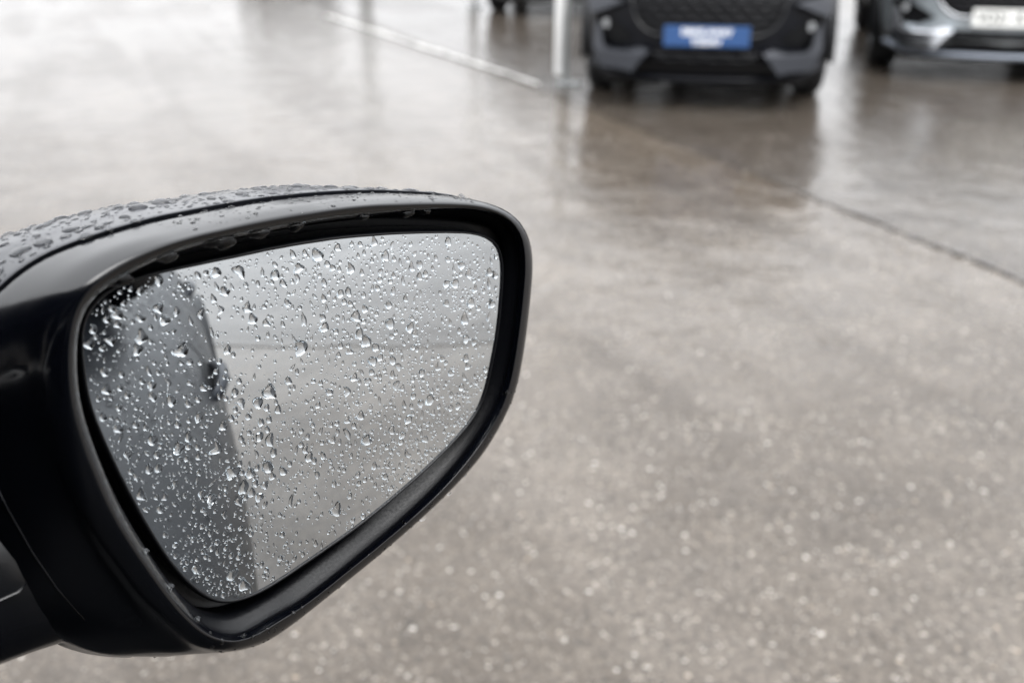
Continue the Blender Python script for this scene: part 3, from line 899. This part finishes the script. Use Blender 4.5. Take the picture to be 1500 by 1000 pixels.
def greenhouse(root, paint, open_front_right=False):
    """pillars, roof and panes as pieces of their own."""
    # side outline in (y, z); half width falls from belt to roof
    def hw(z):
        return .765 - (z - .93) * .40
    def q(y, z, s_, inn=0.0):
        return (s_ * (hw(z) - inn), y, z)
    belt = .945
    A0, A1 = (1.12, .955), (1.98, 1.445)
    B0, B1 = (2.42, belt), (2.50, 1.475)
    C0, C1 = (3.62, .97), (3.48, 1.43)
    # roof: curved shell with thickness
    V, F = [], []
    ny, nx = 12, 10
    for i in range(ny + 1):
        t = i / ny
        y = 1.95 + t * 1.75
        ze = 1.445 + .035 * math.sin(math.pi * min(1, t * 1.15)) - .05 * max(0, t - .75) * 4 * .4
        for j in range(nx + 1):
            u_ = -1 + 2 * j / nx
            w_ = hw(ze) + .01
            yb = y - .12 * (1 - u_ * u_) * (1 - t) * .9 + .05 * (1 - u_ * u_) * t
            V.append((u_ * w_, yb, ze + .055 * (1 - abs(u_) ** 2.4)))
    for i in range(ny):
        for j in range(nx):
            a = i * (nx + 1) + j
            F.append((a, a + 1, a + nx + 2, a + nx + 1))
    o = mesh_obj('roof', V, F, paint, root)
    sd = o.modifiers.new('t', 'SOLIDIFY'); sd.thickness = .03; sd.offset = -1
    for s_ in (-1, 1):
        for nm, a, b_, r in (('pillar', A0, A1, .035), ('pillar', B0, B1, .045), ('pillar', C0, C1, .06)):
            V, F = tube([q(a[0] + (b_[0] - a[0]) * t, a[1] + (b_[1] - a[1]) * t, s_, .01) for t in (-.03, .33, .66, 1.03)], r, 8)
            mesh_obj(nm, V, F, paint if r != .045 else M['gloss_black'], root)
        # side panes
        panes = [[(1.30, belt + .02), (1.98, 1.40), (2.46, 1.43), (2.39, belt + .0)], [(2.46, belt), (2.54, 1.43), (3.42, 1.40), (3.56, .98)]]
        for k, pn in enumerate(panes):
            if open_front_right and s_ > 0 and k == 0:
                continue
            V = [q(y, z, s_, .015) for y, z in pn] + [q(y, z, s_, .021) for y, z in pn]
            F = [(0, 1, 2, 3), (7, 6, 5, 4)] + [(i, (i + 1) % 4, 4 + (i + 1) % 4, 4 + i) for i in range(4)]
            mesh_obj('side_window', V, F, M['window'], root, smooth=False)
    def screen(name, y0, z0, y1, z1, bow):
        V, F = [], []
        for i in range(7):
            t = i / 6
            y, z = y0 + (y1 - y0) * t, z0 + (z1 - z0) * t
            for j in range(11):
                u_ = -1 + 2 * j / 10
                V.append((u_ * (hw(z) - .03), y + bow * (1 - u_ * u_), z + .03 * (1 - u_ * u_) * t))
        for i in range(6):
            for j in range(10):
                a = i * 11 + j
                F.append((a, a + 1, a + 12, a + 11))
        o = mesh_obj(name, V, F, M['window'], root)
        sd = o.modifiers.new('t', 'SOLIDIFY'); sd.thickness = .005
    screen('windscreen', 1.13, .965, 1.97, 1.44, -.10)
    screen('rear_window', 4.02, .98, 3.66, 1.41, .05)

def make_car(label, loc, rz, paint, trim, skid, plate=None, crease=.10, w=.885, detail=True, open_front_right=False, waist=0.0):
    root = empty('parked_car', loc, rz)
    tag(root, label, 'car')
    sh = CarShape(w, waist=waist)
    me = body_mesh(sh, crease)
    me.materials.clear(); me.materials.append(paint)
    body = link(bpy.data.objects.new('body', me), root)
    for y in AXLES:
        for s_ in (-1, 1):
            wheel(root, s_ * (w - .125), y)
            # black arch moulding
            V, F = [], []
            na = 26
            for i in range(na + 1):
                a = math.radians(-12 + 204 * i / na)
                for (rr, xx) in ((.372, w - .055), (.372, w + .010), (.405, w + .008), (.412, w - .03)):
                    zz = .335 + rr * math.sin(a)
                    V.append((s_ * xx, y + rr * math.cos(a), max(zz, .20)))
            for i in range(na):
                for k in range(3):
                    F.append((i * 4 + k, i * 4 + k + 1, i * 4 + k + 5, i * 4 + k + 4))
            mesh_obj('wheel_arch', V, F, M['satin_black'], root)
    greenhouse(root, paint, open_front_right)
    # underbody
    bm = bmesh.new(); bevel_box(bm, (1.30, 3.5, .06), (0, 2.05, .195), .01)
    for y in AXLES:
        bevel_box(bm, (1.16, .80, .42), (0, y, .40), .03)
    bevel_box(bm, (1.34, .05, .17), (0, .30, .235), .015)
    bm_obj('underbody', bm, M['matt_black'], root)
    # --- nose
    def arc(cx, cz, rx, rz_, a0, a1, n_=8):
        return [(cx + rx * math.cos(math.radians(a0 + (a1 - a0) * i / n_)), cz + rz_ * math.sin(math.radians(a0 + (a1 - a0) * i / n_))) for i in range(n_ + 1)]
    gout = [(-.44, .752), (.44, .752), (.545, .70), (.53, .655)] + arc(.30, .625, .205, .185, 0, -90) + arc(-.30, .625, .205, .185, -90, -180) + [(-.53, .655), (-.545, .70)]
    gr = patch(sh, 'grille', gout, .004, .03, M['matt_black'], root)
    # surround
    pts = [(x, sh.front_y(x, z) - .010, z) for x, z in gout] ; pts.append(pts[0])
    V, F = tube(pts, .011, 6, False)
    mesh_obj('grille_surround', V, F, trim if skid is M['skid'] else M['gloss_black'], root)
    if detail:
        # rows of shallow hexagon arches
        for ri in range(7):
            z0 = .478 + ri * .041
            half = .30 + .22 * min(1.0, max(0, (z0 - .44)) / .16) ** .6 - .03
            if ri == 6: half = .44
            P = []
            nn = int(half * 2 / .02)
            for i in range(nn + 1):
                x = -half + 2 * half * i / nn
                ph_ = ((x / .105) + (.5 if ri % 2 else 0)) % 1.0
                zz = z0 + .017 * min(1.0, 2.6 * min(ph_, 1 - ph_))
                P.append((x, sh.front_y(x, zz) - .013, zz))
            V, F = tube(P, .008, 5)
            mesh_obj('grille_bar', V, F, M['grille'], gr)
    # lower intake, fog lamp pockets, blades, lip
    li = patch(sh, 'lower_intake', [(-.36, .355), (.36, .355), (.47, .272), (-.47, .272)], .004, .03, M['matt_black'], root)
    if detail:
        for ri in range(2):
            P = []
            half = .36 - .0 + .05 * ri
            for i in range(41):
                x = -half + 2 * half * i / 40
                ph_ = ((x / .15) + .5 * ri) % 1.0
                zz = .327 - ri * .034 + .014 * min(1, 2.4 * min(ph_, 1 - ph_))
                P.append((x, sh.front_y(x, zz) - .012, zz))
            V, F = tube(P, .0075, 5)
            mesh_obj('intake_bar', V, F, M['grille'], li)
    for s_ in (-1, 1):
        fx = lambda L: [(s_ * x, z) for x, z in (L if s_ > 0 else list(reversed(L)))]
        pk = patch(sh, 'fog_pocket', fx([(.49, .425), (.60, .375), (.735, .375), (.765, .42), (.765, .545), (.66, .525), (.545, .465)]), .003, .02, M['matt_black'], root, .03)
        # lamp in the pocket
        lx, lz = s_ * .685, .488
        V, F = lathe([(0, .001), (-.006, .018), (-.004, .026), (.012, .029)], 20, 'z')
        l_ = mesh_obj('fog_lamp', [(lx + a, sh.front_y(lx, lz) - .008 + d, lz + b) for a, b, d in V], F, M['lens'], pk)
        bl = [(.375, .352), (.43, .372), (.53, .348), (.655, .348), (.70, .375), (.728, .48), (.762, .50), (.778, .37), (.75, .285), (.70, .248), (.485, .232)]
        patch(sh, 'fog_blade', fx(bl), .010, .022, trim, root, .03, lean=.55)
        hl = [(.50, .735), (.56, .70), (.70, .685), (.80, .705), (.835, .775), (.80, .82), (.66, .80), (.55, .775)]
        h = patch(sh, 'headlight', fx(hl), .004, .02, M['lens'], root, .03)
        patch(sh, 'cheek_sheen', fx([(.565, .625), (.70, .575), (.80, .545), (.825, .60), (.82, .67), (.70, .645)]), .004, .02, trim if detail else paint, root, .03, lean=.7)  # added leaning panel standing in for the sky's sheen on the bumper cheek
    P = []
    for i in range(41):
        x = -.80 + 1.6 * i / 40
        zz = .178 + .018 * (abs(x) / .8) ** 2 + (.05 * max(0, abs(x) - .66) / .14)
        P.append((x, sh.front_y(x, zz) - .012, zz))
    V, F = tube(P, .021, 8)
    mesh_obj('front_lip', V, F, skid, root)
    patch(sh, 'lower_valance', [(-.78, .30), (.78, .30), (.76, .21), (.66, .125), (-.66, .125), (-.76, .21)], -.015, .03, M['satin_black'], root, .06)
    if plate:
        zc = plate.get('z', .442)
        bm = bmesh.new(); bevel_box(bm, (plate.get('w', .525), .012, plate.get('h', .112)), (0, -.024, zc), .004)
        pl = bm_obj('number_plate' if plate['kind'] == 'reg' else 'sales_plate', bm, plate['mat'], root)
        for (s_, size, dz, sx, *dx) in plate['text']:
            text_mesh('lettering', s_, size, plate['ink'], pl, (plate.get('x', 0) + (dx[0] if dx else 0), -.031, zc + dz), (math.pi / 2, 0, 0), plate.get('align', 'CENTER'), sx, 0, .0016)
    # doors: shut lines and handles, both sides
    return root, sh

def on_body(body, x, y, z):
    ok, co, no, _ = body.closest_point_on_mesh(Vector((x, y, z)))
    return co, no

def surface_strip(name, body, pts, half, lift, mat, parent):
    """a thin flat strip lying on the bodywork along pts."""
    V, F = [], []
    P = [on_body(body, *p) for p in pts]
    for i, (c, n_) in enumerate(P):
        d = (P[min(i + 1, len(P) - 1)][0] - P[max(i - 1, 0)][0]).normalized()
        s_ = n_.cross(d).normalized()
        for k, l_ in ((-1, -.002), (-1, lift), (1, lift), (1, -.002)):
            V.append(c + s_ * (half * k) + n_ * l_)
    for i in range(len(P) - 1):
        for k in range(3):
            F.append((i * 4 + k, i * 4 + k + 1, i * 4 + k + 5, i * 4 + k + 4))
    return mesh_obj(name, V, F, mat, parent, smooth=False)

def car_side_details(root, w, paint, hy=(2.28, 3.22), hz=.775):
    body = [c for c in root.children if c.name.startswith('body')][0]
    for s_ in (-1, 1):
        for y in hy:
            c, n_ = on_body(body, s_ * (w + .02), y, hz)
            def at(dy, out, dz=0.0):
                c2, n2 = on_body(body, s_ * (w + .02), y + dy, hz + dz)
                return c2 + n2 * out
            V, F = tube([at(-.085, -.012), at(-.07, .010), at(-.03, .019), at(.03, .019), at(.07, .010), at(.085, -.012)], [.008, .010, .011, .011, .010, .008], 8)
            h = mesh_obj('door_handle', V, F, paint, root)
            V, F = [], []
            for f, o_ in ((.02, .0035), (.5, .0035), (.85, .003), (1, -.004)):
                for k in range(24):
                    t = 2 * math.pi * k / 24
                    V.append(at(.072 * f * math.cos(t), o_, .044 * f * math.sin(t)))
            for i in range(3):
                for k in range(24):
                    F.append((i * 24 + k, i * 24 + (k + 1) % 24, (i + 1) * 24 + (k + 1) % 24, (i + 1) * 24 + k))
            mesh_obj('handle_recess', V, F, M['matt_black'], h)
        X = s_ * (w + .05)
        for y in (1.34, 2.52, 3.5):
            surface_strip('door_seam', body, [(X, y + .02 * math.sin(i * .5), .30 + i * .06) for i in range(11)], .003, .0012, M['matt_black'], root)
        surface_strip('sill_trim', body, [(X, 1.22 + i * .09, .27) for i in range(20)], .055, .006, M['satin_black'], root)

blue = dict(kind='sales', mat=M['plate_blue'], ink=M['ink_white'], h=.118, w=.565, text=[('DRIVE AWAY', .052, .023, 1.08), ('TODAY', .052, -.031, 1.12)])
reg = dict(kind='reg', mat=M['plate_white'], ink=M['ink_black'], h=.114, align='LEFT', x=-.235, text=[('VO21', .098, .0, .86, 0.0), ('K', .098, .0, .86, .245)])

c1, s1 = make_car('black car with a blue sales plate standing beside the white post', (1.15, 6.27, 0), rad(-10), M['paint_black'], M['dull_trim'], M['paint_black'], blue)
car_side_details(c1, .885, M['paint_black'])
c1.scale = (.885, 1, 1)          # a narrower model than its neighbour
c2, s2 = make_car('steel grey car with a white number plate and silver lower bumper strip', (3.41, 7.26, 0), rad(-15), M['paint_steel'], M['chrome'], M['skid'], reg)
car_side_details(c2, .885, M['paint_steel'])
c3, s3 = make_car('dark car in the row behind, only its wheels and underside showing past the white post', (.52, 11.7, 0), rad(-6), M['paint_dark'], M['dull_trim'], M['paint_dark'], None, detail=False)
c4, s4 = make_car('far dark car beyond the top edge, seen as a dark reflection on the wet lane', (-4.3, 20.0, 0), rad(5), M['paint_dark'], M['dull_trim'], M['paint_dark'], None, detail=False)

c5, s5 = make_car('dark car in the far row, glimpsed between the black car and the steel grey car', (2.9, 13.2, 0), rad(-8), M['paint_dark'], M['dull_trim'], M['paint_dark'], None, detail=False)

# the car that carries the wing mirror: its right side is what the glass reflects
FV = Vector((-0.88294759, 0.46947156, 0)); RV = Vector((0.46947156, 0.88294759, 0))
OWN_W = .885
# car local: +x = viewer's right seen from the front.  Facing the nose, the driver's (right hand) side is at -x.
own_side_R = .326                       # where the widest line of the door lies, outboard of the camera
cen = RV * (own_side_R - OWN_W)
nose = cen + FV * 1.84
rz_own = math.atan2(FV.y, FV.x) + math.pi / 2
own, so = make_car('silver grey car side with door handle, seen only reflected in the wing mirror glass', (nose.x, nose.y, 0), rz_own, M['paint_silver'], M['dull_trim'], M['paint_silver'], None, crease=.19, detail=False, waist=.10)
car_side_details(own, OWN_W, M['dull_trim'], hy=(2.42, 3.3), hz=.80)
# its front window on the camera's side is wound down
def drop_front_pane(root):
    best = None
    for ch in list(root.children):
        if ch.name.startswith('side_window'):
            vs = [root.matrix_local @ v.co for v in ch.data.vertices]
            c = sum((Vector(v.co) for v in ch.data.vertices), Vector()) / len(ch.data.vertices)
            if c.x < 0 and c.y < 2.2:
                best = ch
    if best:
        bpy.data.objects.remove(best, do_unlink=True)
drop_front_pane(own)
own_body = [c for c in own.children if c.name.startswith('body')][0]
def pick_door(c, n_):
    return np.clip(n_[:, 2] - .12, 0, .5) * (c[:, 0] < -600) * (c[:, 1] > 1650) * (c[:, 1] < 3000) * (c[:, 2] < 955)
beads_on(own_body, 900, pick_door, 2.0, 9.0, 2.2, 0, 'fine_raindrops', flat=(.25, .36))
bm = bmesh.new(); bevel_box(bm, (1.02, 1.8, .10), (0, 2.72, .975), .03)
bm_obj('cabin_trim', bm, M['matt_black'], own)
bm = bmesh.new()
for sx in (-1, 1):
    bevel_box(bm, (.48, .14, .50), (sx * .36, 2.62, 1.16), .05, Matrix.Rotation(rad(-14), 3, 'X'))
    bevel_box(bm, (.26, .10, .16), (sx * .36, 2.74, 1.40), .04)
bm_obj('seat', bm, M['matt_black'], own)

# ================================================================== posts
def make_post(label, loc, rz):
    root = empty('bay_post', loc, rz)
    tag(root, label, 'post', 'posts between the bays')
    bm = bmesh.new(); bevel_box(bm, (.04, .05, 2.6), (.018, .03, 1.3), .008)
    bm_obj('post', bm, M['galv'], root)
    V, F = lathe([(.075, .001), (.068, .026), (.075, .033), (2.52, .033), (2.53, .001)], 20, 'z')
    mesh_obj('white_sleeve', [(a - .034, b - .018, d) for a, b, d in V], F, M['white_plastic'], root)
    bm = bmesh.new(); bevel_box(bm, (.17, .15, .014), (.03, 0, .011), .004)
    for sx in (-1, 1):
        for sy in (-1, 1):
            bevel_box(bm, (.018, .018, .012), (.03 + sx * .068, sy * .058, .023), .003)
    bm_obj('base_plate', bm, M['galv'], root)
    return root
make_post('white and grey post at the near end of the painted line, beside the black car', (.36, 7.22, .004), rad(-4))
make_post('far white post standing in front of the dark car in the row behind', (-.46, 12.8, .004), rad(-4))

lp = empty('lamp_post', (-2.12, 15.6, 0))
tag(lp, 'grey lamp post beyond the top edge, seen as a thin streak on wet lane', 'lamp post')
V, F = lathe([(0, .10), (.9, .10), (.95, .065), (5.9, .045), (5.92, .001)], 20, 'z')
mesh_obj('column', V, F, M['galv'], lp)
V, F = tube([(0, 0, 5.85), (0, -.25, 6.05), (0, -.7, 6.12)], .028, 8)
mesh_obj('bracket', V, F, M['galv'], lp)
bm = bmesh.new(); bevel_box(bm, (.22, .55, .09), (0, -.9, 6.12), .03)
bm_obj('lantern', bm, M['galv'], lp)
